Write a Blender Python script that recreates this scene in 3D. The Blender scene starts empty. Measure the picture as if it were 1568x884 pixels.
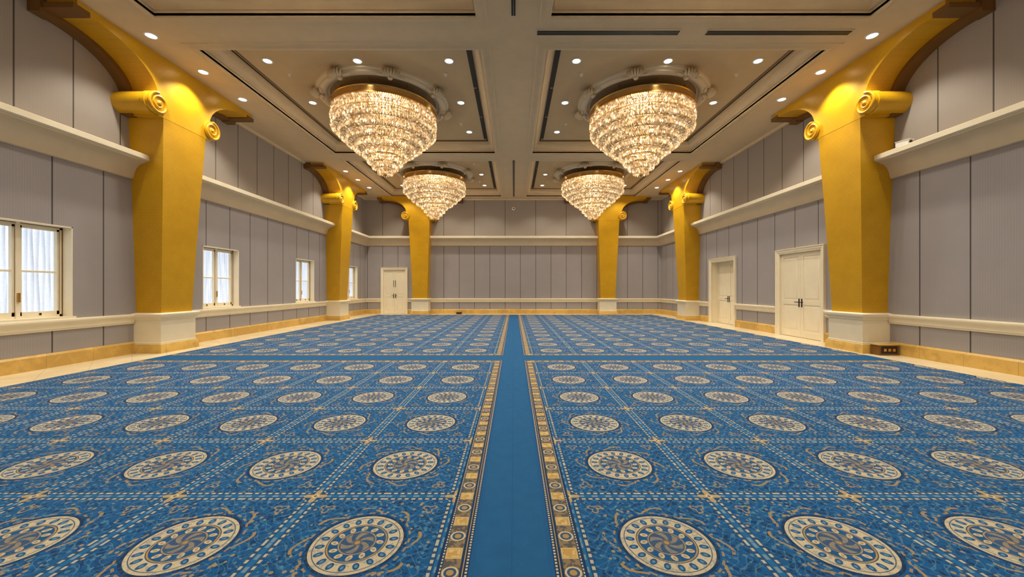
import bpy, math, random
from mathutils import Vector, Matrix
random.seed(7)
sc = bpy.context.scene
sc.view_settings.view_transform = 'Standard'
sc.view_settings.look = 'None'
PI = math.pi

# ------------------------------------------------------------ layout (metres)
XL, XR, YB, YF = -8.8, 8.7, 22.6, -4.5
HC = 6.79           # soffit height
HP = 7.15           # coffer panel height
COLY = [0.2, 9.32, 18.4]
BCOLX = [-5.42, 5.42]
WINY = [2.3, 6.9, 11.5, 16.1, 20.75]
WW, WZ0, WZ1 = 1.42, 0.93, 2.72
ROWS = [(0.75, 7.4), (8.43, 14.9), (15.75, 21.9)]
COLS = [(-6.97, -0.74), (0.72, 6.9)]
CH = [(-3.87, 4.1), (3.85, 4.1), (-3.87, 11.5), (3.82, 11.5), (-3.9, 18.8), (3.86, 18.8)]

# ------------------------------------------------------------ node helpers
def new_mat(name):
    m = bpy.data.materials.new(name); m.use_nodes = True
    nt = m.node_tree
    return m, nt, nt.nodes['Principled BSDF']

class N:
    nt = None
    def __init__(s, sock): s.s = sock
    def _m(op, *a):
        n = N.nt.nodes.new('ShaderNodeMath'); n.operation = op
        for i, v in enumerate(a):
            if isinstance(v, N): N.nt.links.new(v.s, n.inputs[i])
            else: n.inputs[i].default_value = v
        return N(n.outputs[0])
    def __add__(a, b): return N._m('ADD', a, b)
    def __radd__(a, b): return N._m('ADD', b, a)
    def __sub__(a, b): return N._m('SUBTRACT', a, b)
    def __rsub__(a, b): return N._m('SUBTRACT', b, a)
    def __mul__(a, b): return N._m('MULTIPLY', a, b)
    def __rmul__(a, b): return N._m('MULTIPLY', b, a)
    def __truediv__(a, b): return N._m('DIVIDE', a, b)
def fn(op, *a): return N._m(op, *a)
def fract(a): return N._m('FRACT', a)
def absn(a): return N._m('ABSOLUTE', a)
def gt(a, b): return N._m('GREATER_THAN', a, b)
def lt(a, b): return N._m('LESS_THAN', a, b)
def mn(a, b): return N._m('MINIMUM', a, b)
def mx(a, b): return N._m('MAXIMUM', a, b)
def sn(a): return N._m('SINE', a)
def band(x, a, b): return gt(x, a) * lt(x, b)
def mixc(f, a, b):
    n = N.nt.nodes.new('ShaderNodeMix'); n.data_type = 'RGBA'
    def put(sock, v):
        if isinstance(v, N): N.nt.links.new(v.s, sock)
        elif isinstance(v, (int, float)): sock.default_value = v
        else: sock.default_value = (*v, 1)
    put(n.inputs[0], f); put(n.inputs[6], a); put(n.inputs[7], b)
    return N(n.outputs[2])
def coords(kind):
    if kind == 'pos':
        g = N.nt.nodes.new('ShaderNodeNewGeometry'); o = g.outputs['Position']
    else:
        g = N.nt.nodes.new('ShaderNodeTexCoord'); o = g.outputs['Object']
    s = N.nt.nodes.new('ShaderNodeSeparateXYZ'); N.nt.links.new(o, s.inputs[0])
    return o, N(s.outputs[0]), N(s.outputs[1]), N(s.outputs[2])
def noise(vec, scale, detail=2, rough=.5):
    n = N.nt.nodes.new('ShaderNodeTexNoise'); N.nt.links.new(vec, n.inputs['Vector'])
    n.inputs['Scale'].default_value = scale; n.inputs['Detail'].default_value = detail
    n.inputs['Roughness'].default_value = rough
    return N(n.outputs[0])
def bump(h, strength, dist, bsdf):
    b = N.nt.nodes.new('ShaderNodeBump'); b.inputs['Strength'].default_value = strength
    b.inputs['Distance'].default_value = dist
    N.nt.links.new(h.s, b.inputs['Height']); N.nt.links.new(b.outputs[0], bsdf.inputs['Normal'])
def paint(name, col, rough=.5, var=.08, nscale=3, bmp=.0, metal=0):
    m, nt, b = new_mat(name); N.nt = nt
    vec, x, y, z = coords('obj')
    n = noise(vec, nscale, 4)
    c = mixc(n, tuple(v * (1 - var) for v in col), tuple(min(1, v * (1 + var)) for v in col))
    nt.links.new(c.s, b.inputs['Base Color'])
    b.inputs['Roughness'].default_value = rough; b.inputs['Metallic'].default_value = metal
    if bmp: bump(noise(vec, nscale * 20, 3), bmp, .01, b)
    return m

# ------------------------------------------------------------ materials
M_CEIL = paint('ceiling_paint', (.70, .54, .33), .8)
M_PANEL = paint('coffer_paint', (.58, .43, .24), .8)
M_CREAM = paint('cream_paint', (.90, .81, .61), .45)
M_LEDGE = paint('ledge_paint', (.76, .64, .44), .5)
M_BROWN = paint('bronze_paint', (.18, .08, .014), .5)
M_DARK = paint('vent_black', (.012, .010, .008), .6)
M_IRON = paint('handle_bronze', (.03, .025, .02), .35, metal=.7)
M_BRASS = paint('polished_brass', (.72, .44, .15), .25, metal=.95)
M_PLATE = paint('canopy_gilt', (.45, .30, .14), .5)
M_WHITE = paint('white_plastic', (.8, .8, .78), .4)

def mat_gold():
    m, nt, b = new_mat('gold_mosaic'); N.nt = nt
    vec, x, y, z = coords('obj')
    row = fn('FLOOR', z * 16)
    jz = lt(absn(fract(z * 16) - .5), .45)
    jx = lt(absn(fract((x + y) * 9 + row * .5) - .5), .46)
    tile = jz * jx
    n = noise(vec, 2.2, 5, .6)
    n2 = noise(vec, 40, 2)
    c = mixc(n, (.56, .295, .005), (.80, .46, .014))
    c = mixc(n2 * .25, c, (.44, .225, .005))
    c = mixc((1 - tile) * .16, c, (.32, .16, .006))
    nt.links.new(c.s, b.inputs['Base Color'])
    b.inputs['Roughness'].default_value = .36
    b.inputs['Metallic'].default_value = .10
    bump(tile * .5 + n2 * .5, .2, .004, b)
    return m
M_GOLD = mat_gold()

def mat_marble(name, c1, c2, sc_=2.0, rough=.3):
    m, nt, b = new_mat(name); N.nt = nt
    vec, x, y, z = coords('pos')
    n = noise(vec, sc_, 6, .65)
    v = sn(n * 18 + x * 2 + y * 1.3) * .5 + .5
    c = mixc(v * n, c1, c2)
    j = gt(absn(fract((x + y) / .8) - .5), .494)
    c = mixc(j * .5, c, (c1[0] * .4, c1[1] * .4, c1[2] * .4))
    nt.links.new(c.s, b.inputs['Base Color']); b.inputs['Roughness'].default_value = rough
    return m
M_MARBLE = mat_marble('yellow_marble', (.72, .47, .13), (.44, .26, .06))
M_FLOORM = mat_marble('cream_marble', (.84, .73, .50), (.68, .55, .34), 1.2, .25)

def mat_fabric(name, period, off, col, split=None, period2=1.82, off2=0):
    m, nt, b = new_mat(name); N.nt = nt
    vec, x, y, z = coords('obj')
    j1 = gt(absn(fract((x + off) / period) - .5), .5 - .013 / period)
    j2 = gt(absn(fract((x + off2) / period2) - .5), .5 - .013 / period2)
    up = gt(z, 4.3)
    j = j1 * (1 - up) + j2 * up
    pid = fn('FLOOR', (x + off) / period)
    pv = fract(sn(pid * 12.9898) * 437.58)
    rib = sn(x * (2 * PI / .04)) * .5 + .5
    n = noise(vec, 1.1, 4, .6); n2 = noise(vec, 120, 2)
    c = mixc(n, tuple(v * .90 for v in col), tuple(v * 1.08 for v in col))
    c = mixc(pv * .12, c, tuple(v * .7 for v in col))
    c = mixc(rib * .13, c, tuple(v * .5 for v in col))
    c = mixc(n2 * .15, c, tuple(v * .6 for v in col))
    c = mixc(up * .6, c, (col[0] * .92, col[1] * .86, col[2] * .72))
    c = mixc(j * .82, c, (.035, .03, .028))
    nt.links.new(c.s, b.inputs['Base Color']); b.inputs['Roughness'].default_value = .95
    b.inputs['Specular IOR Level'].default_value = .15
    bump(rib * .2 - j * 2, .4, .008, b)
    return m
WALLC = (.400, .372, .372)
M_WL = mat_fabric('wall_fabric_side', .91, .0, WALLC, period2=.91, off2=.35)
M_WB = mat_fabric('wall_fabric_back', .905, .38, WALLC, period2=1.81, off2=1.28)

def mat_carpet():
    m, nt, b = new_mat('patterned_carpet'); N.nt = nt
    vec, X, Y, Z = coords('pos')
    ax = absn(X + .012)
    d = absn(Y - 8.2)
    s = ax - .2; sd = d - .265
    mm = mn(s, sd)
    NAVY = (.006, .026, .09); BLUE = (.007, .092, .275)
    LB = (.11, .26, .38); CREAM = (.58, .50, .33); GOLD = (.42, .27, .075); BRN = (.16, .085, .03)
    # field
    u = fract((ax - .40) / 1.008) - .5
    v = fract(d - .465) - .5
    r = fn('SQRT', u * u + v * v) * 1.07
    a = fn('ARCTAN2', v, u)
    n1 = noise(vec, 9, 3); n2 = noise(vec, 34, 3, .6)
    vo = nt.nodes.new('ShaderNodeTexVoronoi'); vo.inputs['Scale'].default_value = 30
    nt.links.new(vec, vo.inputs['Vector'])
    vd = N(vo.outputs['Distance'])
    sp = nt.nodes.new('ShaderNodeSeparateColor'); nt.links.new(vo.outputs['Color'], sp.inputs[0])
    vr = N(sp.outputs[0])
    c = mixc(gt(n2, .52), BLUE, (.007, .060, .195))
    c = mixc(gt(n2, .61), c, NAVY)
    spot = lt(vd, .34)
    c = mixc(spot * gt(vr, .54) * .7, c, LB)
    c = mixc(spot * gt(vr, .84) * .8, c, GOLD)
    c = mixc(spot * lt(vr, .16) * .9, c, NAVY)
    # curling tendrils
    w = absn(sn(u * 40 + sn(v * 34) * 2.2 + n1 * 3) * sn(v * 40 + sn(u * 34) * 2.2))
    c = mixc(lt(w, .10) * gt(r, .31) * .5, c, LB)
    # scrolls round medallion in gold
    sc_r = .352 + sn(a * 8) * .030
    c = mixc(lt(absn(r - sc_r), .010) * gt(sn(a * 8 + 1.0), -.2) * gt(n2, .42) * .8, c, GOLD)
    c = mixc(lt(absn(r - .314), .007) * gt(sn(a * 24), .0) * .7, c, GOLD)
    au, av = absn(u), absn(v)
    # sprig in each tile corner
    dd = fn('SQRT', (au - .345) * (au - .345) + (av - .345) * (av - .345))
    da = fn('ARCTAN2', av - .345, au - .345)
    c = mixc(lt(absn(dd - (.034 + sn(da * 3) * .014)), .007) * .75, c, GOLD)
    # lattice
    e = mx(au, av); o = mn(au, av)
    c = mixc(gt(e, .450), c, (.007, .062, .20))
    dots = gt(sn(o * 2 * PI / .048), -.2)
    c = mixc(band(e, .455, .473) * dots, c, (.48, .45, .34))
    c = mixc(band(e, .455, .473) * (1 - dots), c, (.03, .07, .14))
    c = mixc(gt(e, .482), c, (.013, .13, .33))
    c = mixc(gt(e, .489) * gt(sn(o * 2 * PI / .096), .2) * .6, c, (.28, .36, .38))
    cu, cv = .5 - au, .5 - av
    cr = cu + cv
    c = mixc(lt(cr, .092), c, (.010, .06, .18))
    c = mixc(lt(cr, .088) * lt(mn(cu, cv), .020), c, (.44, .33, .15))
    c = mixc(lt(cr, .030), c, CREAM)
    c = mixc(lt(cr, .014), c, BRN)
    # medallion
    k = 18
    am = (fract(a * (k / (2 * PI))) - .5) * (2 * PI / k)
    dr = fn('SQRT', (r - .218) * (r - .218) * .45 + (am * r) * (am * r))
    med = mixc(lt(dr, .019), CREAM, (.010, .075, .23))
    med = mixc(lt(dr, .009), med, LB)
    med = mixc(gt(r, .276), med, NAVY)
    med = mixc(band(r, .250, .256), med, (.08, .12, .18))
    med = mixc(lt(r, .182), med, (.03, .055, .12))
    med = mixc(band(r, .168, .177), med, GOLD)
    med = mixc(lt(r, .165), med, (.009, .08, .24))
    k2 = 12
    am2 = (fract(a * (k2 / (2 * PI)) + r * 3.0) - .5) * (2 * PI / k2)
    dr2 = fn('SQRT', (r - .138) * (r - .138) * .6 + (am2 * r) * (am2 * r))
    med = mixc(lt(dr2, .018), med, CREAM)
    med = mixc(lt(dr2, .008), med, GOLD)
    med = mixc(band(r, .104, .112), med, GOLD)
    med = mixc(lt(r, .104), med, (.04, .08, .18))
    sw2 = gt(sn(a * 6 + r * 60), .0)
    med = mixc(lt(r, .096) * sw2 * .8, med, (.32, .26, .15))
    med = mixc(lt(r, .030), med, (.14, .12, .12))
    med = mixc(lt(r, .016), med, GOLD)
    med = mixc(gt(n2, .55) * .34, med, (.06, .13, .22))
    c = mixc(lt(r, .295), c, med)
    # border chain
    isx = lt(s, sd)
    al = Y * isx + X * (1 - isx)
    cell = fract(al / .148) - .5
    cid = fract(fn('FLOOR', al / .148) * .5)
    bc = mixc(gt(mm, .028), (.010, .09, .26), NAVY)
    bc = mixc(band(mm, .034, .046) * gt(sn(al * 2 * PI / .024), -.3), bc, CREAM)
    bc = mixc(band(mm, .056, .062), bc, GOLD)
    inb = band(mm, .075, .172)
    q = mx(absn(cell) * .148, absn(mm - .1235))
    rr = fn('SQRT', cell * cell * .0219 + (mm - .1235) * (mm - .1235))
    inbase = mixc(gt(n2, .5), (.10, .085, .07), (.26, .18, .08))
    big = mixc(lt(q, .036), (.60, .44, .18), (.52, .32, .07))
    bc2 = mixc(lt(q, .045), inbase, big)
    bc2 = mixc(lt(q, .033) * gt(rr, .016) * gt(n2, .5), bc2, (.66, .50, .22))
    bc3 = mixc(lt(rr, .045), inbase, CREAM)
    bc3 = mixc(lt(rr, .034), bc3, (.04, .08, .16))
    bc3 = mixc(lt(rr, .020), bc3, GOLD)
    bsel = mixc(gt(cid, .25), bc2, bc3)
    bc = mixc(inb, bc, bsel)
    bc = mixc(band(mm, .176, .184) * gt(sn(al * 2 * PI / .024), -.3), bc, CREAM)
    c = mixc(lt(mm, .2), c, bc)
    ai = mixc(n1, (.010, .085, .235), (.015, .118, .30))
    ai = mixc(lt(absn(mm + .2), .004) * .5, ai, (.01, .06, .2))
    c = mixc(lt(mm, 0), c, ai)
    # wear and pile
    big_n = noise(vec, .6, 4, .6); fib = noise(vec, 220, 1)
    c = mixc(big_n * .24, c, (.035, .11, .20))
    c = mixc(fib * .22, c, (.008, .025, .07))
    nt.links.new(c.s, b.inputs['Base Color'])
    b.inputs['Roughness'].default_value = .95
    b.inputs['Specular IOR Level'].default_value = .15
    bump(fib, .35, .005, b)
    return m
M_CARPET = mat_carpet()

def mat_emit(name, col, st):
    m, nt, b = new_mat(name)
    b.inputs['Base Color'].default_value = (*col, 1)
    b.inputs['Emission Color'].default_value = (*col, 1)
    b.inputs['Emission Strength'].default_value = st
    try: m.cycles.emission_sampling = 'NONE'
    except Exception: pass
    return m
M_LAMP = mat_emit('lamp_glow', (1, .94, .80), 8)
M_BULB = mat_emit('bulb_glow', (1, .80, .50), 2.5)

def mat_crystal(name, gain, mixf):  # beads are no lamps: random emission per bead imitates sparkle of lit crystal
    m, nt, b = new_mat(name); N.nt = nt
    g = nt.nodes.new('ShaderNodeNewGeometry')
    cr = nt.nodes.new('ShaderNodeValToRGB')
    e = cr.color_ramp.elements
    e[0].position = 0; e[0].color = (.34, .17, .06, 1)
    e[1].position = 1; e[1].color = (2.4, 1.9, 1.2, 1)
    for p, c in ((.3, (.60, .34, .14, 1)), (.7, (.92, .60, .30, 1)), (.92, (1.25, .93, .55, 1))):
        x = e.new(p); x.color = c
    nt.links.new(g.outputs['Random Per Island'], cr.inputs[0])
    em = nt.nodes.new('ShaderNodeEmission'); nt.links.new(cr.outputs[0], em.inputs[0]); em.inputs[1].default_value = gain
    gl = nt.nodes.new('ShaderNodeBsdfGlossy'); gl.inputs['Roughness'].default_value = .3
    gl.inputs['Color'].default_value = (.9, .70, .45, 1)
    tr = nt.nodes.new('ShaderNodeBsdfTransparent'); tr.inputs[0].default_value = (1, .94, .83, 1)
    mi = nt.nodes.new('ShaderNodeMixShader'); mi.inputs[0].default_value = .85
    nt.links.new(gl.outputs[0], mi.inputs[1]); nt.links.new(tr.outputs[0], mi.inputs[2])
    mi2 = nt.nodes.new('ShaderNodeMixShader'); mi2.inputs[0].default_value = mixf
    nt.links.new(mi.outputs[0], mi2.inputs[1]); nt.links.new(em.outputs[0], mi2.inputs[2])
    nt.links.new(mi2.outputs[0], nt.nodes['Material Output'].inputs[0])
    try: m.cycles.emission_sampling = 'NONE'
    except Exception: pass
    return m
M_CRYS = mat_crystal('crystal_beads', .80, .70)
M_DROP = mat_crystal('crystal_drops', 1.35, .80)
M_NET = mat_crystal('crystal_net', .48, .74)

def mat_curtain():
    m, nt, b = new_mat('sheer_curtain'); N.nt = nt
    vec, x, y, z = coords('obj')
    c = mixc(noise(vec, 30, 3), (.74, .77, .84), (.92, .93, .96))
    df = nt.nodes.new('ShaderNodeBsdfDiffuse'); tl = nt.nodes.new('ShaderNodeBsdfTranslucent')
    nt.links.new(c.s, df.inputs[0]); nt.links.new(c.s, tl.inputs[0])
    mi = nt.nodes.new('ShaderNodeMixShader'); mi.inputs[0].default_value = .6
    nt.links.new(df.outputs[0], mi.inputs[1]); nt.links.new(tl.outputs[0], mi.inputs[2])
    nt.links.new(mi.outputs[0], nt.nodes['Material Output'].inputs[0])
    return m
M_CURT = mat_curtain()
def mat_glass():
    m, nt, b = new_mat('window_glass')
    tr = nt.nodes.new('ShaderNodeBsdfTransparent'); tr.inputs[0].default_value = (.93, .95, .96, 1)
    gl = nt.nodes.new('ShaderNodeBsdfGlossy'); gl.inputs['Roughness'].default_value = .03
    mi = nt.nodes.new('ShaderNodeMixShader'); mi.inputs[0].default_value = .06
    nt.links.new(tr.outputs[0], mi.inputs[1]); nt.links.new(gl.outputs[0], mi.inputs[2])
    nt.links.new(mi.outputs[0], nt.nodes['Material Output'].inputs[0])
    return m
M_GLASS = mat_glass()

# ------------------------------------------------------------ mesh builder
class MB:
    def __init__(s): s.v = []; s.f = []; s.mi = []; s.mats = []
    def mid(s, m):
        if m not in s.mats: s.mats.append(m)
        return s.mats.index(m)
    def add(s, vs, fs, m):
        b = len(s.v); k = s.mid(m)
        s.v += [tuple(v) for v in vs]
        for f in fs: s.f.append([b + i for i in f]); s.mi.append(k)
    def box(s, x0, x1, y0, y1, z0, z1, m):
        vs = [(x, y, z) for z in (z0, z1) for y in (y0, y1) for x in (x0, x1)]
        s.add(vs, [(0, 2, 3, 1), (4, 5, 7, 6), (0, 1, 5, 4), (2, 6, 7, 3), (0, 4, 6, 2), (1, 3, 7, 5)], m)
    def extr(s, prof, x0, x1, m):
        n = len(prof)
        vs = [(x0, p[0], p[1]) for p in prof] + [(x1, p[0], p[1]) for p in prof]
        fs = [(i, (i + 1) % n, n + (i + 1) % n, n + i) for i in range(n)]
        fs += [tuple(range(n))[::-1], tuple(range(n, 2 * n))]
        s.add(vs, fs, m)
    def lathe(s, prof, n, m, cx=0, cy=0, closed=False):
        vs = []; fs = []; k = len(prof)
        for i in range(n):
            a = 2 * PI * i / n
            for r, z in prof: vs.append((cx + r * math.cos(a), cy + r * math.sin(a), z))
        for i in range(n):
            j = (i + 1) % n
            for q in range(k if closed else k - 1):
                q2 = (q + 1) % k
                fs.append((i * k + q, j * k + q, j * k + q2, i * k + q2))
        s.add(vs, fs, m)
    def cyl_y(s, cx, cz, r, y0, y1, n, m):
        vs = [(cx + r * math.cos(2 * PI * i / n), y, cz + r * math.sin(2 * PI * i / n)) for y in (y0, y1) for i in range(n)]
        fs = [(i, (i + 1) % n, n + (i + 1) % n, n + i) for i in range(n)] + [tuple(range(n))[::-1], tuple(range(n, 2 * n))]
        s.add(vs, fs, m)
    def tube(s, pts, rad, m, n=6, up=(0, 1, 0)):
        up = Vector(up); vs = []; fs = []
        P = [Vector(p) for p in pts]
        for i, p in enumerate(P):
            t = (P[min(i + 1, len(P) - 1)] - P[max(i - 1, 0)]).normalized()
            a = t.cross(up).normalized(); b_ = t.cross(a)
            rr = rad[i] if isinstance(rad, list) else rad
            for k in range(n):
                an = 2 * PI * k / n
                vs.append(p + a * rr * math.cos(an) + b_ * rr * math.sin(an))
        for i in range(len(P) - 1):
            for k in range(n):
                k2 = (k + 1) % n
                fs.append((i * n + k, i * n + k2, (i + 1) * n + k2, (i + 1) * n + k))
        fs += [tuple(range(n))[::-1], tuple(range((len(P) - 1) * n, len(P) * n))]
        s.add(vs, fs, m)
    def ell(s, c, rx, ry, rz, m, nu=8, nv=6, rot=0):
        vs = []; fs = []
        for i in range(nv + 1):
            ph = PI * i / nv
            for j in range(nu):
                th = 2 * PI * j / nu
                x, y, z = rx * math.sin(ph) * math.cos(th), ry * math.sin(ph) * math.sin(th), rz * math.cos(ph)
                vs.append((c[0] + x * math.cos(rot) - y * math.sin(rot), c[1] + x * math.sin(rot) + y * math.cos(rot), c[2] + z))
        for i in range(nv):
            for j in range(nu):
                j2 = (j + 1) % nu
                fs.append((i * nu + j, (i + 1) * nu + j, (i + 1) * nu + j2, i * nu + j2))
        s.add(vs, fs, m)
    def mesh(s, name, angle=35):
        me = bpy.data.meshes.new(name); me.from_pydata(s.v, [], s.f)
        for m in s.mats: me.materials.append(m)
        me.polygons.foreach_set('material_index', s.mi)
        me.validate(); me.update()
        me.shade_smooth(); me.set_sharp_from_angle(angle=math.radians(angle))
        return me
    def obj(s, name, loc=(0, 0, 0), rz=0, parent=None, recalc=True):
        me = s.mesh(name)
        if recalc:
            import bmesh
            bm = bmesh.new(); bm.from_mesh(me); bmesh.ops.recalc_face_normals(bm, faces=bm.faces); bm.to_mesh(me); bm.free()
            me.set_sharp_from_angle(angle=math.radians(35))
        return place(me, name, loc, rz, parent)
def place(me, name, loc=(0, 0, 0), rz=0, parent=None):
    o = bpy.data.objects.new(name, me); sc.collection.objects.link(o)
    o.location = loc; o.rotation_euler = (0, 0, rz)
    if parent: o.parent = parent
    return o
def empty(name, loc=(0, 0, 0), rz=0):
    o = bpy.data.objects.new(name, None); sc.collection.objects.link(o)
    o.location = loc; o.rotation_euler = (0, 0, rz); o.empty_display_size = .2
    return o

# wall frames: local x along wall, y into room. side -> (origin, rz, world->local x)
FR = {
    'left': ((XL, 0, 0), -PI / 2, lambda t: -t, (YF, YB)),
    'right': ((XR, 0, 0), PI / 2, lambda t: t, (YF, YB)),
    'back': ((0, YB, 0), PI, lambda t: -t, (XL, XR)),
    'front': ((0, YF, 0), 0, lambda t: t, (XL, XR)),
}
DOORS = [('right', 11.64, 1.98, 2.75, -.03), ('right', 15.94, 2.0, 2.78, -.26), ('back', -7.07, 1.58, 2.74, -.04)]
holes = {'left': [(y - WW / 2, y + WW / 2, WZ0, WZ1) for y in WINY], 'right': [], 'back': [], 'front': []}
for sd_, c, w, h, rec in DOORS:
    holes[sd_].append((c - w / 2 + .1, c + w / 2 - .1, 0, h - .1))

def build_wall(side, mat):
    loc, rz, f, (a, b_) = FR[side]
    T = .34
    hs = []
    for h in holes[side]:
        x0, x1 = sorted((f(h[0]), f(h[1]))); hs.append((x0, x1, h[2], h[3]))
    hs.sort()
    x0, x1 = sorted((f(a), f(b_)))
    if side in ('back', 'front'): x0 -= T; x1 += T
    mb = MB(); cur = x0
    for h in hs:
        mb.box(cur, h[0], -T, 0, 0, 7.3, mat)
        if h[2] > 0: mb.box(h[0], h[1], -T, 0, 0, h[2], mat)
        mb.box(h[0], h[1], -T, 0, h[3], 7.3, mat)
        cur = h[1]
    mb.box(cur, x1, -T, 0, 0, 7.3, mat)
    mb.obj('wall_' + side, loc, rz)
build_wall('left', M_WL); build_wall('right', M_WL); build_wall('back', M_WB); build_wall('front', M_WB)

def segs(side, gaps):
    loc, rz, f, (a, b_) = FR[side]
    g = sorted(tuple(sorted((f(p), f(q)))) for p, q in gaps)
    x0, x1 = sorted((f(a), f(b_)))
    out = []; cur = x0
    for p, q in g:
        if p > cur: out.append((cur, p))
        cur = max(cur, q)
    if cur < x1: out.append((cur, x1))
    return out
def colpos(side):
    return COLY if side in ('left', 'right') else (BCOLX if side == 'back' else [])
LEDGE = [(0, 4.02), (.05, 4.03), (.07, 4.08), (.09, 4.17), (.14, 4.27), (.22, 4.34), (.33, 4.385), (.38, 4.39), (.38, 4.42), (.0, 4.42)]
LEDGE2 = [(0, 4.415), (.41, 4.42), (.44, 4.44), (.44, 4.54), (.40, 4.56), (0, 4.56)]
RAIL = [(0, .69), (.025, .69), (.03, .72), (.05, .735), (.05, .80), (.06, .82), (.085, .84), (.095, .86), (.095, .895), (.085, .91), (0, .91)]
BASE = [(0, 0), (.05, 0), (.05, .235), (.035, .25), (.02, .27), (0, .275)]
tn = 0
for side in FR:
    loc, rz, f, rng = FR[side]
    dg = [(c - w / 2, c + w / 2) for s_, c, w, h, r_ in DOORS if s_ == side]
    mb = MB()
    for p, q in segs(side, [(c - .50, c + .50) for c in colpos(side)] + dg): mb.extr(BASE, p, q, M_MARBLE)
    mb.obj('baseboard_' + side, loc, rz)
    tn += 1; mb = MB()
    for p, q in segs(side, [(c - .50, c + .50) for c in colpos(side)] + dg): mb.extr(RAIL, p, q, M_CREAM)
    mb.obj('trim_%d' % tn, loc, rz)
    tn += 1; mb = MB()
    for p, q in segs(side, [(c - .54, c + .54) for c in colpos(side)]):
        mb.extr(LEDGE, p, q, M_LEDGE); mb.extr(LEDGE2, p, q, M_CREAM)
    mb.obj('trim_%d' % tn, loc, rz)

# ------------------------------------------------------------ floor + carpet
mb = MB(); mb.box(XL - .34, XR + .34, YF - .34, YB + .34, -.2, 0, M_FLOORM); mb.obj('floor')
mb = MB(); mb.box(-7.72, 7.86, YF + .8, 21.72, 0.0, .012, M_CARPET); mb.obj('patterned_carpet')

# ------------------------------------------------------------ ceiling
mb = MB()
ys = [YF - .34] + [v for r in ROWS for v in r] + [YB + .34]
xs = [XL - .34] + [v for c in COLS for v in c] + [XR + .34]
for j in range(len(ys) - 1):
    for i in range(len(xs) - 1):
        if i % 2 == 1 and j % 2 == 1: continue
        mb.box(xs[i], xs[i + 1], ys[j], ys[j + 1], HC, HC + .05, M_CEIL)
def rect_loft(mb, x0, x1, y0, y1, prof, m, closed=False):
    vs = []; fs = []
    for ins, z in prof:
        vs += [(x0 + ins, y0 + ins, z), (x1 - ins, y0 + ins, z), (x1 - ins, y1 - ins, z), (x0 + ins, y1 - ins, z)]
    n = len(prof)
    for i in range(n if closed else n - 1):
        i2 = (i + 1) % n
        for k in range(4):
            k2 = (k + 1) % 4
            fs.append((i * 4 + k, i * 4 + k2, i2 * 4 + k2, i2 * 4 + k))
    mb.add(vs, fs, m)
for (y0, y1) in ROWS:
    for (x0, x1) in COLS:
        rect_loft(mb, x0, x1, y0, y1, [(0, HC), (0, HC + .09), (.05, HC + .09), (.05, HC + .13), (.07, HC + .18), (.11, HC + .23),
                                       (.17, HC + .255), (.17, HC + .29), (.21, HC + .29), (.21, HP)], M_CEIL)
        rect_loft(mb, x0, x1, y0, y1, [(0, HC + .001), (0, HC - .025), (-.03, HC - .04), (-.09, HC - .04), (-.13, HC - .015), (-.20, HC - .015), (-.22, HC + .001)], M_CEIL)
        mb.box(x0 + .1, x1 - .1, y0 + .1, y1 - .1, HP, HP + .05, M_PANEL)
        for fx in (.17, .83):     # sprinkler heads
            for fy in (.25, .72):
                x, y = x0 + (x1 - x0) * fx, y0 + (y1 - y0) * fy
                mb.lathe([(.001, HP), (.045, HP), (.045, HP - .012), (.012, HP - .02), (.012, HP - .05), (.03, HP - .055), (.001, HP - .06)], 14, M_WHITE, x, y)
mb.box(XL - .34, XR + .34, YF - .34, YB + .34, HP + .1, HP + .3, M_CEIL)
rect_loft(mb, XL, XR, YF, YB, [(0, HC - .07), (.05, HC - .06), (.08, HC - .02), (.10, HC)], M_CEIL)
mb.obj('ceiling', recalc=False)

# vents
mb = MB()
def ring(x0, x1, y0, y1, w, z0, z1, m):
    mb.box(x0, x1, y0, y0 + w, z0, z1, m); mb.box(x0, x1, y1 - w, y1, z0, z1, m)
    mb.box(x0, x0 + w, y0 + w, y1 - w, z0, z1, m); mb.box(x1 - w, x1, y0 + w, y1 - w, z0, z1, m)
for (y0, y1) in ROWS:
    for (x0, x1) in COLS:
        ring(x0 + .26, x1 - .26, y0 + .26, y1 - .26, .05, HP - .006, HP, M_DARK)
        ring(x0 + .335, x1 - .335, y0 + .335, y1 - .335, .045, HP - .006, HP, M_BROWN)
        xi = x1 - .38 if x0 < 0 else x0 + .27
        for k in range(3):
            L = (y1 - y0 - 1.0) / 3
            mb.box(xi - .01, xi + .12, y0 + .5 + k * L + .05, y0 + .5 + (k + 1) * L - .05, HP - .012, HP, M_DARK)
def slot(x0, x1, y0, y1, z):
    mb.box(x0, x1, y0, y1, z - .012, z, M_CEIL)
    if x1 - x0 > y1 - y0:
        h = (y1 - y0)
        for k in range(2): mb.box(x0 + .02, x1 - .02, y0 + h * (.18 + .36 * k), y0 + h * (.46 + .36 * k), z - .018, z - .008, M_DARK)
    else:
        h = (x1 - x0)
        for k in range(2): mb.box(x0 + h * (.18 + .36 * k), x0 + h * (.46 + .36 * k), y0 + .02, y1 - .02, z - .018, z - .008, M_DARK)
slot(.46, 3.42, 7.78, 7.98, HC); slot(3.95, 6.95, 7.78, 7.98, HC)
slot(-.07, .05, 15.7, 21.9, HC); slot(-.07, .05, 5.0, 7.4, HC)
mb.obj('ceiling_air_vents')

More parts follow.
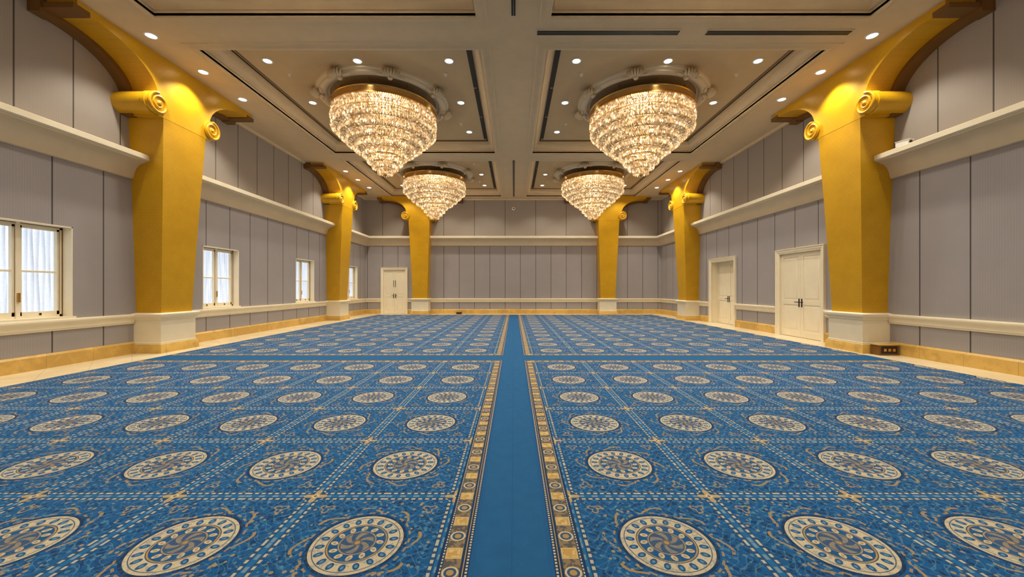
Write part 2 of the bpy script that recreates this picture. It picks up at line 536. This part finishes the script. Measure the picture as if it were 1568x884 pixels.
# downlights
mb = MB(); dl = []
for yy in [(1.9, 4.1, 6.3), (9.47, 11.6, 13.77), (16.6, 18.9, 20.9)]:
    for j, y in enumerate(yy):
        for sx in (-1, 1):
            for i, x in enumerate((1.58, 3.85, 6.08)):
                if i == 1 and j == 1: continue
                dl.append((sx * x - .03, y, HP, 0))
for y in (-1.2, 1.5, 7.98, 9.32, 10.67, 17.2, 18.55, 20.0):
    for x in (-7.58, 7.48): dl.append((x, y, HC, 1))
for x, y, z, k in dl:
    mb.lathe([(.092, z - .002), (.095, z - .012), (.122, z - .012), (.127, z - .001)], 20, M_WHITE, x, y)
    vs = [(x + .094 * math.cos(2 * PI * i / 16), y + .094 * math.sin(2 * PI * i / 16), z - .008) for i in range(16)]
    mb.add(vs, [tuple(range(16))[::-1]], M_LAMP)
DLO = mb.obj('recessed_downlights', recalc=False)
for x, y, z, k in dl:
    ld = bpy.data.lights.new('downlight_spot', 'SPOT'); ld.energy = 280 if k else 200
    ld.spot_size = math.radians(112); ld.spot_blend = .5; ld.color = (1, .91, .75); ld.shadow_soft_size = .10
    o = bpy.data.objects.new('spot', ld); sc.collection.objects.link(o); o.location = (x, y, z - .03); o.parent = DLO

# ------------------------------------------------------------ columns
def column_mesh():
    mb = MB()
    def loftbox(levels, m):  # (halfwidth, depth, z)
        vs = []; fs = []
        for hw, d, z in levels: vs += [(-hw, 0, z), (-hw, d, z), (hw, d, z), (hw, 0, z)]
        for i in range(len(levels) - 1):
            for k in range(4):
                k2 = (k + 1) % 4
                fs.append((i * 4 + k, i * 4 + k2, i * 4 + 4 + k2, i * 4 + 4 + k))
        t = (len(levels) - 1) * 4
        fs += [(0, 1, 2, 3), (t, t + 1, t + 2, t + 3)]
        mb.add(vs, fs, m)
    loftbox([(.53, .68, 0), (.53, .68, .15), (.52, .67, .165), (.515, .665, .20), (.50, .65, .21)], M_MARBLE)
    loftbox([(.49, .64, .205), (.49, .64, .24), (.48, .63, .25), (.48, .63, .76), (.50, .65, .775), (.50, .65, .80),
             (.52, .67, .825), (.545, .695, .85), (.55, .70, .86), (.55, .70, .905), (.54, .69, .915), (.46, .62, .93)], M_CREAM)
    lv = []
    for i in range(13):
        t = i / 12
        lv.append((.425 + .175 * t ** 1.15, .59 + .21 * t ** 1.1, .92 + (5.45 - .92) * t))
    loftbox(lv, M_GOLD)
    def arch(y0, y1, x_in, x_out, zc, rz_, lip, m, cap):
        pts = []
        for i in range(25):
            t = i / 24 * PI / 2
            pts.append((-x_out + (x_out - x_in) * math.cos(t), zc + rz_ * math.sin(t)))
        left = [(-x_out - lip, zc + rz_ - .02), (-x_out - .03, zc + rz_ - .02), (-x_out - .03, zc + rz_)] + pts[::-1]
        full = left + [(-x_in, 5.40), (x_in, 5.40)] + [(-x, z) for x, z in left[::-1]]
        top = HC
        vs = []; fs = []
        n = len(full)
        for x, z in full: vs += [(x, y0, z), (x, y1, z), (x, y0, top), (x, y1, top)]
        for i in range(n - 1):
            a_, b_ = i * 4, i * 4 + 4
            if abs(full[i][0] - full[i + 1][0]) > 1e-5:
                fs += [(a_ + 1, b_ + 1, b_ + 3, a_ + 3), (a_, a_ + 2, b_ + 2, b_)]
            fs += [(a_, b_, b_ + 1, a_ + 1)]
        fs += [(0, 1, 3, 2), ((n - 1) * 4, (n - 1) * 4 + 2, (n - 1) * 4 + 3, (n - 1) * 4 + 1)]
        mb.add(vs, fs, m)
    arch(.22, .80, .72, 2.10, 5.80, .83, .22, M_GOLD, 1)
    arch(.0, .24, .78, 2.14, 5.70, .85, .28, M_BROWN, 1)
    for sx in (-1, 1):
        a_, b_ = sorted((sx * 2.12, sx * 2.40))
        mb.box(a_, b_, .2, .815, 6.60, 6.70, M_BROWN)
    for sx in (-1, 1):
        cx, cz = sx * .76, 5.66
        mb.cyl_y(cx, cz, .235, .0, .84, 32, M_GOLD)
        mb.cyl_y(cx, cz, .25, .66, .74, 32, M_GOLD)
        pts = []; rd = []
        for i in range(61):
            t = i / 60
            an = PI / 2 + t * 2 * PI * 2.1
            rr = .225 * (1 - t) + .035
            rr = min(rr, .222)
            pts.append((cx + sx * rr * math.cos(an) * -1, .845, cz + rr * math.sin(an))); rd.append(.030 * (1 - t * .45))
        mb.tube(pts, rd, M_GOLD, 8)
        mb.ell((cx, .85, cz), .045, .03, .045, M_GOLD, 12, 8)
    import bmesh
    me = mb.mesh('column')
    bm = bmesh.new(); bm.from_mesh(me); bmesh.ops.recalc_face_normals(bm, faces=bm.faces); bm.to_mesh(me); bm.free()
    me.set_sharp_from_angle(angle=math.radians(35))
    return me
CM = column_mesh()
for y in COLY: place(CM, 'column', (XL, y, 0), -PI / 2)
for y in COLY: place(CM, 'column', (XR, y, 0), PI / 2)
for x in BCOLX: place(CM, 'column', (x, YB, 0), PI)

# ------------------------------------------------------------ doors
def build_door(idx, side, c, w, h, rec):
    loc, rz, f, _ = FR[side]
    o = Vector(loc); lx = f(c)
    wl = Matrix.Rotation(rz, 3, 'Z') @ Vector((lx, 0, 0)) + o
    e = empty('door_%d' % idx, wl, rz)
    cas = .15; ow = w / 2 - cas
    mb = MB()
    CP = [(0, 0), (.03, 0), (.04, .02), (.04, .05), (.055, .06), (.055, .12), (.075, .13), (.075, .15), (0, .15)]
    for sx in (-1, 1):
        vs = []; n = len(CP)
        for z in (0, h - cas):
            for d, t in CP: vs.append((sx * (ow + t), d, z + (t if z > 0 else 0)))
        fs = [(i, (i + 1) % n, n + (i + 1) % n, n + i) for i in range(n)]
        mb.add(vs, fs, M_CREAM)
        mb.box(min(sx * ow, sx * (ow + .05)), max(sx * ow, sx * (ow + .05)), -.33, .005, 0, h - cas + .04, M_CREAM)
    vs = []
    for sx in (-1, 1):
        for d, t in CP: vs.append((sx * (ow + t), d, h - cas + t))
    n = len(CP)
    mb.add(vs, [(i, (i + 1) % n, n + (i + 1) % n, n + i) for i in range(n)], M_CREAM)
    mb.box(-ow - .05, ow + .05, -.33, .005, h - cas, h - cas + .05, M_CREAM)
    mb.obj('frame', parent=e)
    H = h - cas
    for sx in (-1, 1):
        mb = MB()
        a, b_ = sorted((sx * .003, sx * (ow - .003)))
        y1 = rec; st = .11
        mb.box(a, b_, y1 - .05, y1 - .015, .01, H - .005, M_CREAM)
        for (z0, z1) in ((.01, .20), (1.0, 1.14), (H - .12, H - .005)): mb.box(a, b_, y1 - .015, y1, z0, z1, M_CREAM)
        for (z0, z1) in ((.20, 1.0), (1.14, H - .12)):
            mb.box(a, a + st, y1 - .015, y1, z0, z1, M_CREAM); mb.box(b_ - st, b_, y1 - .015, y1, z0, z1, M_CREAM)
            x0, x1 = a + st, b_ - st
            vs = []
            for ins, d in ((.03, -.015), (.06, -.002), (.09, -.002)):
                vs += [(x0 + ins, y1 + d, z0 + ins), (x1 - ins, y1 + d, z0 + ins), (x1 - ins, y1 + d, z1 - ins), (x0 + ins, y1 + d, z1 - ins)]
            fs = [(i * 4 + k, i * 4 + (k + 1) % 4, i * 4 + 4 + (k + 1) % 4, i * 4 + 4 + k) for i in range(2) for k in range(4)] + [(8, 9, 10, 11)]
            mb.add(vs, fs, M_CREAM)
        mb.obj('leaf', parent=e)
        mb = MB()
        hx = sx * .055
        mb.box(hx - .022, hx + .022, y1, y1 + .008, .93, 1.19, M_IRON)
        mb.cyl_y(hx, 1.08, .012, y1, y1 + .06, 10, M_IRON)
        mb.box(min(hx, hx + sx * .12), max(hx, hx + sx * .12), y1 + .05, y1 + .068, 1.07, 1.092, M_IRON)
        if idx == 3:
            mb.cyl_y(hx, 1.62, .01, y1, y1 + .04, 8, M_IRON); mb.cyl_y(hx, 1.95, .01, y1, y1 + .04, 8, M_IRON)
            mb.box(hx - .01, hx + .01, y1 + .03, y1 + .045, 1.6, 1.98, M_IRON)
        mb.obj('handle', parent=e)
    mb = MB(); mb.box(-ow - .03, ow + .03, -.33, -.30, 0, h, M_DARK); mb.obj('backing', parent=e)
for i, d in enumerate(DOORS): build_door(i + 1, *d)

# ------------------------------------------------------------ windows
def build_window(idx, c):
    e = empty('window_%d' % idx, (XL, c, 0), -PI / 2)
    hw = WW / 2
    mb = MB()
    mb.box(-hw, -hw + .02, -.33, .012, WZ0, WZ1, M_CREAM); mb.box(hw - .02, hw, -.33, .012, WZ0, WZ1, M_CREAM)
    mb.box(-hw, hw, -.33, .012, WZ1 - .02, WZ1, M_CREAM); mb.box(-hw - .03, hw + .03, -.33, .05, WZ0 - .02, WZ0 + .02, M_CREAM)
    mb.obj('reveal', parent=e)
    mb = MB()
    y0, y1 = -.24, -.17
    z0, z1 = WZ0 + .02, WZ1 - .02; a = hw - .02
    fw = .045
    mb.box(-a, a, y0, y1, z0, z0 + fw, M_CREAM); mb.box(-a, a, y0, y1, z1 - fw, z1, M_CREAM)
    mb.box(-a, -a + fw, y0, y1, z0, z1, M_CREAM); mb.box(a - fw, a, y0, y1, z0, z1, M_CREAM)
    mb.box(-.03, .03, y0, y1 + .015, z0, z1, M_CREAM)
    for sx in (-1, 1):
        p, q = sorted((sx * .03, sx * (a - fw)))
        cf = .04
        mb.box(p, q, y0, y1 - .01, z0 + fw, z0 + fw + cf + .03, M_CREAM); mb.box(p, q, y0, y1 - .01, z1 - fw - cf, z1 - fw, M_CREAM)
        mb.box(p, p + cf, y0, y1 - .01, z0 + fw, z1 - fw, M_CREAM); mb.box(q - cf, q, y0, y1 - .01, z0 + fw, z1 - fw, M_CREAM)
        mb.box(p, q, y0 + .01, y1 - .02, 1.80, 1.835, M_CREAM)
        mb.box(p - .004, p + .004, y1 - .012, y1 - .006, z0 + fw, z1 - fw, M_BROWN)
        mb.box(q - .004, q + .004, y1 - .012, y1 - .006, z0 + fw, z1 - fw, M_BROWN)
        mb.box((p + q) / 2 - .01, (p + q) / 2 + .01, y1 - .01, y1 + .01, z0 + fw, z0 + fw + .04, M_IRON)
    mb.box(-a, a, y1, y1 + .008, z1 - .012, z1, M_BROWN); mb.box(-a, -a + .012, y1, y1 + .008, z0, z1, M_BROWN)
    mb.box(a - .012, a, y1, y1 + .008, z0, z1, M_BROWN)
    mb.box(-.02, .02, y1 + .015, y1 + .035, 1.25, 1.42, M_BRASS)
    mb.obj('casement', parent=e)
    mb = MB(); mb.add([(-a, -.322, z0), (a, -.322, z0), (a, -.322, z1), (-a, -.322, z1)], [(0, 1, 2, 3)], M_GLASS)
    mb.obj('glass', parent=e, recalc=False)
    for sx in (-1, 1):
        mb = MB(); vs = []; fs = []
        nx, nz = 120, 12
        for j in range(nz + 1):
            tz = j / nz
            for i in range(nx + 1):
                t = i / nx
                wv = .028 * math.sin(t * 46 + idx + sx * .7 + .5 * math.sin(tz * 5 + t * 9)) + .010 * math.sin(t * 91 + tz * 3)
                x = sx * (.02 + t * (a - .04)) + .010 * math.sin(tz * 6 + t * 20)
                vs.append((x, -.28 + wv, z0 + .02 + tz * (z1 - z0 - .04)))
        for j in range(nz):
            for i in range(nx):
                k = j * (nx + 1) + i
                fs.append((k, k + 1, k + nx + 2, k + nx + 1))
        mb.add(vs, fs, M_CURT); mb.obj('curtain', parent=e, recalc=False)
for i, y in enumerate(WINY): build_window(i + 1, y)

# ------------------------------------------------------------ ceiling roses
def rose_mesh():
    mb = MB()
    z = 0
    mb.lathe([(1.48, z), (1.50, z - .05), (1.55, z - .06), (1.58, z - .10), (1.64, z - .13), (1.72, z - .14), (1.78, z - .11), (1.80, z - .06),
              (1.86, z - .05), (1.88, z)], 96, M_LEDGE)
    for k in range(8):
        an = 2 * PI * k / 8 + PI / 8
        ca, sa = math.cos(an), math.sin(an)
        for q in range(-3, 4):
            t = q * .30
            rr = 1.74 + .15 * math.cos(t)
            lat = .17 * math.sin(t)
            cx, cy = rr * ca - lat * sa, rr * sa + lat * ca
            mb.ell((cx, cy, z - .12), .13, .035, .09, M_LEDGE, 8, 6, an + t)
        mb.ell((1.70 * ca, 1.70 * sa, z - .17), .07, .07, .06, M_LEDGE, 10, 6)
        for s2 in (-1, 1):
            lat = s2 * .25
            mb.ell((1.72 * ca - lat * sa, 1.72 * sa + lat * ca, z - .13), .05, .13, .045, M_LEDGE, 8, 6, an)
    return mb.mesh('ceiling_rose')
RM = rose_mesh()
for x, y in CH: place(RM, 'ceiling_rose', (x, y, HP))

# ------------------------------------------------------------ chandeliers (origin on ceiling panel)
# (radius, z top, z bottom): stacked skirts with a gap between each pair
TIERS = [(1.47, -.50, -.71), (1.45, -.76, -.97), (1.27, -.99, -1.16), (1.06, -1.20, -1.36), (.84, -1.39, -1.54),
         (.60, -1.57, -1.71), (.47, -1.74, -1.88), (.33, -1.91, -2.04), (.18, -2.06, -2.19)]
def frame_mesh():
    mb = MB()
    mb.lathe([(1.48, -.27), (1.51, -.27), (1.525, -.29), (1.51, -.31), (1.51, -.43), (1.525, -.45), (1.525, -.49), (1.48, -.49)], 96, M_BRASS, closed=True)
    mb.lathe([(.01, -.30), (1.48, -.30), (1.48, -.28), (.01, -.28)], 64, M_PLATE)
    for r, zt, zb in TIERS:
        mb.lathe([(r - .04, zt + .02), (r + .006, zt + .02), (r + .006, zt + .045), (r - .04, zt + .045)], 64, M_BRASS, closed=True)
    for k in range(8):
        an = 2 * PI * k / 8
        mb.tube([(1.3 * math.cos(an), 1.3 * math.sin(an), 0), (1.3 * math.cos(an), 1.3 * math.sin(an), -.29)], .018, M_BRASS, 8)
        mb.tube([((r - .03) * math.cos(an), (r - .03) * math.sin(an), zt + .02) for r, zt, zb in TIERS], .012, M_BRASS, 5, (0.3, .2, 1))
    mb.tube([(0, 0, 0), (0, 0, -2.12)], .03, M_BRASS, 10)
    mb.ell((0, 0, -2.22), .055, .055, .065, M_BRASS, 12, 8)
    mb.lathe([(.01, 0), (.22, 0), (.22, -.03), (.12, -.06), (.01, -.06)], 32, M_BRASS)
    return mb.mesh('chandelier_frame')
def crystal_mesh():
    mb = MB()
    def bead(x, y, z, r, h, an, m=M_CRYS):
        vs = [(x, y, z + h)]
        for k in range(4):
            t = PI / 2 * k + an
            vs.append((x + r * math.cos(t), y + r * math.sin(t), z))
        vs.append((x, y, z - h))
        fs = [(0, 1, 2), (0, 2, 3), (0, 3, 4), (0, 4, 1), (5, 2, 1), (5, 3, 2), (5, 4, 3), (5, 1, 4)]
        mb.add(vs, fs, m)
    for ti, (r, zt, zb) in enumerate(TIERS):
        n = max(10, int(2 * PI * r / .056))
        rows = max(3, round((zt - zb) / .048))
        for i in range(n):
            for j in range(rows + 1):
                t = j / rows
                an = 2 * PI * (i + .5 * (j % 2)) / n
                rr = r + .035 * t       # each skirt flares a little
                z = zt - (zt - zb) * t
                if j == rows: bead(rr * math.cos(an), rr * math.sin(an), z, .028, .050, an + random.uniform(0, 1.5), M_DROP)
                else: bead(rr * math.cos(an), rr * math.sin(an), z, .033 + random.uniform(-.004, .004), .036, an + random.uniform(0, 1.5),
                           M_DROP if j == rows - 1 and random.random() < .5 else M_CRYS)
        # net joining to the next tier, seen from underneath
        r2 = TIERS[ti + 1][0] if ti + 1 < len(TIERS) else .02
        z2 = TIERS[ti + 1][1] + .03 if ti + 1 < len(TIERS) else zb
        if r - r2 > .08:
            m_ = max(2, int((r - r2) / .05))
            for q in range(1, m_ + 1):
                t = q / (m_ + .5)
                rr = r - .03 + (r2 - r + .03) * t; z = (zb + .09) + (z2 - zb - .09) * t
                n2 = max(6, int(2 * PI * rr / .062))
                for i in range(n2):
                    an = 2 * PI * (i + .5 * (q % 2)) / n2
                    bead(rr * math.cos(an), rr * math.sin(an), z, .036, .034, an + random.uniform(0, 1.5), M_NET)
    # strings lining the inside so the bowl reads full
    for r, z0, z1 in ((1.15, -.45, -.95), (.75, -.45, -1.2)):
        n = int(2 * PI * r / .085)
        for i in range(n):
            an = 2 * PI * i / n
            z = z0
            while z > z1:
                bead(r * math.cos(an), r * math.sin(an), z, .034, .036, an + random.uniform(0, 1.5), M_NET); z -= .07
    me = mb.mesh('chandelier_crystals', 5)
    me.shade_flat()
    return me
FM, XM = frame_mesh(), crystal_mesh()
def bulbs_mesh():
    mb = MB()
    for r, n, z in ((1.33, 18, -.56), (.95, 12, -.80), (.5, 8, -1.15)):
        for i in range(n):
            an = 2 * PI * i / n
            mb.ell((r * math.cos(an), r * math.sin(an), z), .03, .03, .05, M_BULB, 8, 6)
            mb.tube([(r * math.cos(an), r * math.sin(an), -.30), (r * math.cos(an), r * math.sin(an), z + .04)], .012, M_BRASS, 5)
    return mb.mesh('chandelier_bulbs')
BM = bulbs_mesh()
for x, y in CH:
    e = empty('chandelier', (x, y, HP))
    place(FM, 'frame', parent=e); place(XM, 'crystals', parent=e); place(BM, 'bulbs', parent=e)
    ld = bpy.data.lights.new('chandelier_light', 'POINT'); ld.energy = 830
    ld.color = (1, .89, .72); ld.shadow_soft_size = .4
    o = bpy.data.objects.new('light', ld); sc.collection.objects.link(o); o.location = (0, 0, -1.05); o.parent = e

# ------------------------------------------------------------ small things
mb = MB()
mb.box(-.22, .22, -.11, .11, 0, .24, M_BROWN); mb.box(-.18, .18, -.115, -.10, .04, .20, M_DARK)
for k in range(3): mb.box(-.13 + k * .1, -.07 + k * .1, -.122, -.11, .09, .15, M_BRASS)
mb.box(-.235, .235, -.12, .12, .225, .245, M_MARBLE)
mb.obj('floor_outlet_box', (8.40, 8.66, 0))
mb = MB()
mb.box(-.07, .07, -.11, .11, .02, .12, M_WHITE); mb.box(-.03, .03, -.03, .03, 0, .03, M_WHITE)
mb.cyl_y(0, .07, .035, -.13, -.10, 16, M_DARK); mb.box(-.08, .08, -.14, .12, .12, .13, M_WHITE)
mb.obj('security_camera', (8.42, 8.25, 4.56), .3)
mb = MB()
mb.lathe([(.001, 0), (.10, 0), (.11, -.03), (.08, -.07), (.001, -.09)], 24, M_WHITE)
mb.lathe([(.001, -.085), (.035, -.085), (.03, -.12), (.001, -.13)], 16, M_DARK)
o = mb.obj('smoke_detector', (-.02, YB - .01, 6.22)); o.rotation_euler = (-PI / 2, 0, 0)
mb = MB()
mb.box(-.16, .16, -.08, .08, 0, .10, M_BROWN); mb.box(-.13, .13, -.085, -.07, .02, .08, M_DARK); mb.box(-.17, .17, -.09, .09, .10, .115, M_IRON)
mb.obj('cable_box', (-3.2, 22.3, 0))

# ------------------------------------------------------------ world (overcast daylight outside the windows)
w = bpy.data.worlds.new('World'); sc.world = w; w.use_nodes = True
bg = w.node_tree.nodes['Background']; bg.inputs[0].default_value = (.86, .92, 1, 1); bg.inputs[1].default_value = 2.2

# ------------------------------------------------------------ camera
cam = bpy.data.cameras.new('camera'); co = bpy.data.objects.new('camera', cam); sc.collection.objects.link(co)
co.location = (0, 0, 1.5); co.rotation_euler = (PI / 2, 0, 0)
cam.sensor_width = 36; cam.lens = 36 * 585 / 1568; cam.shift_x = -3 / 1568
cam.clip_start = .05; cam.clip_end = 200
sc.camera = co
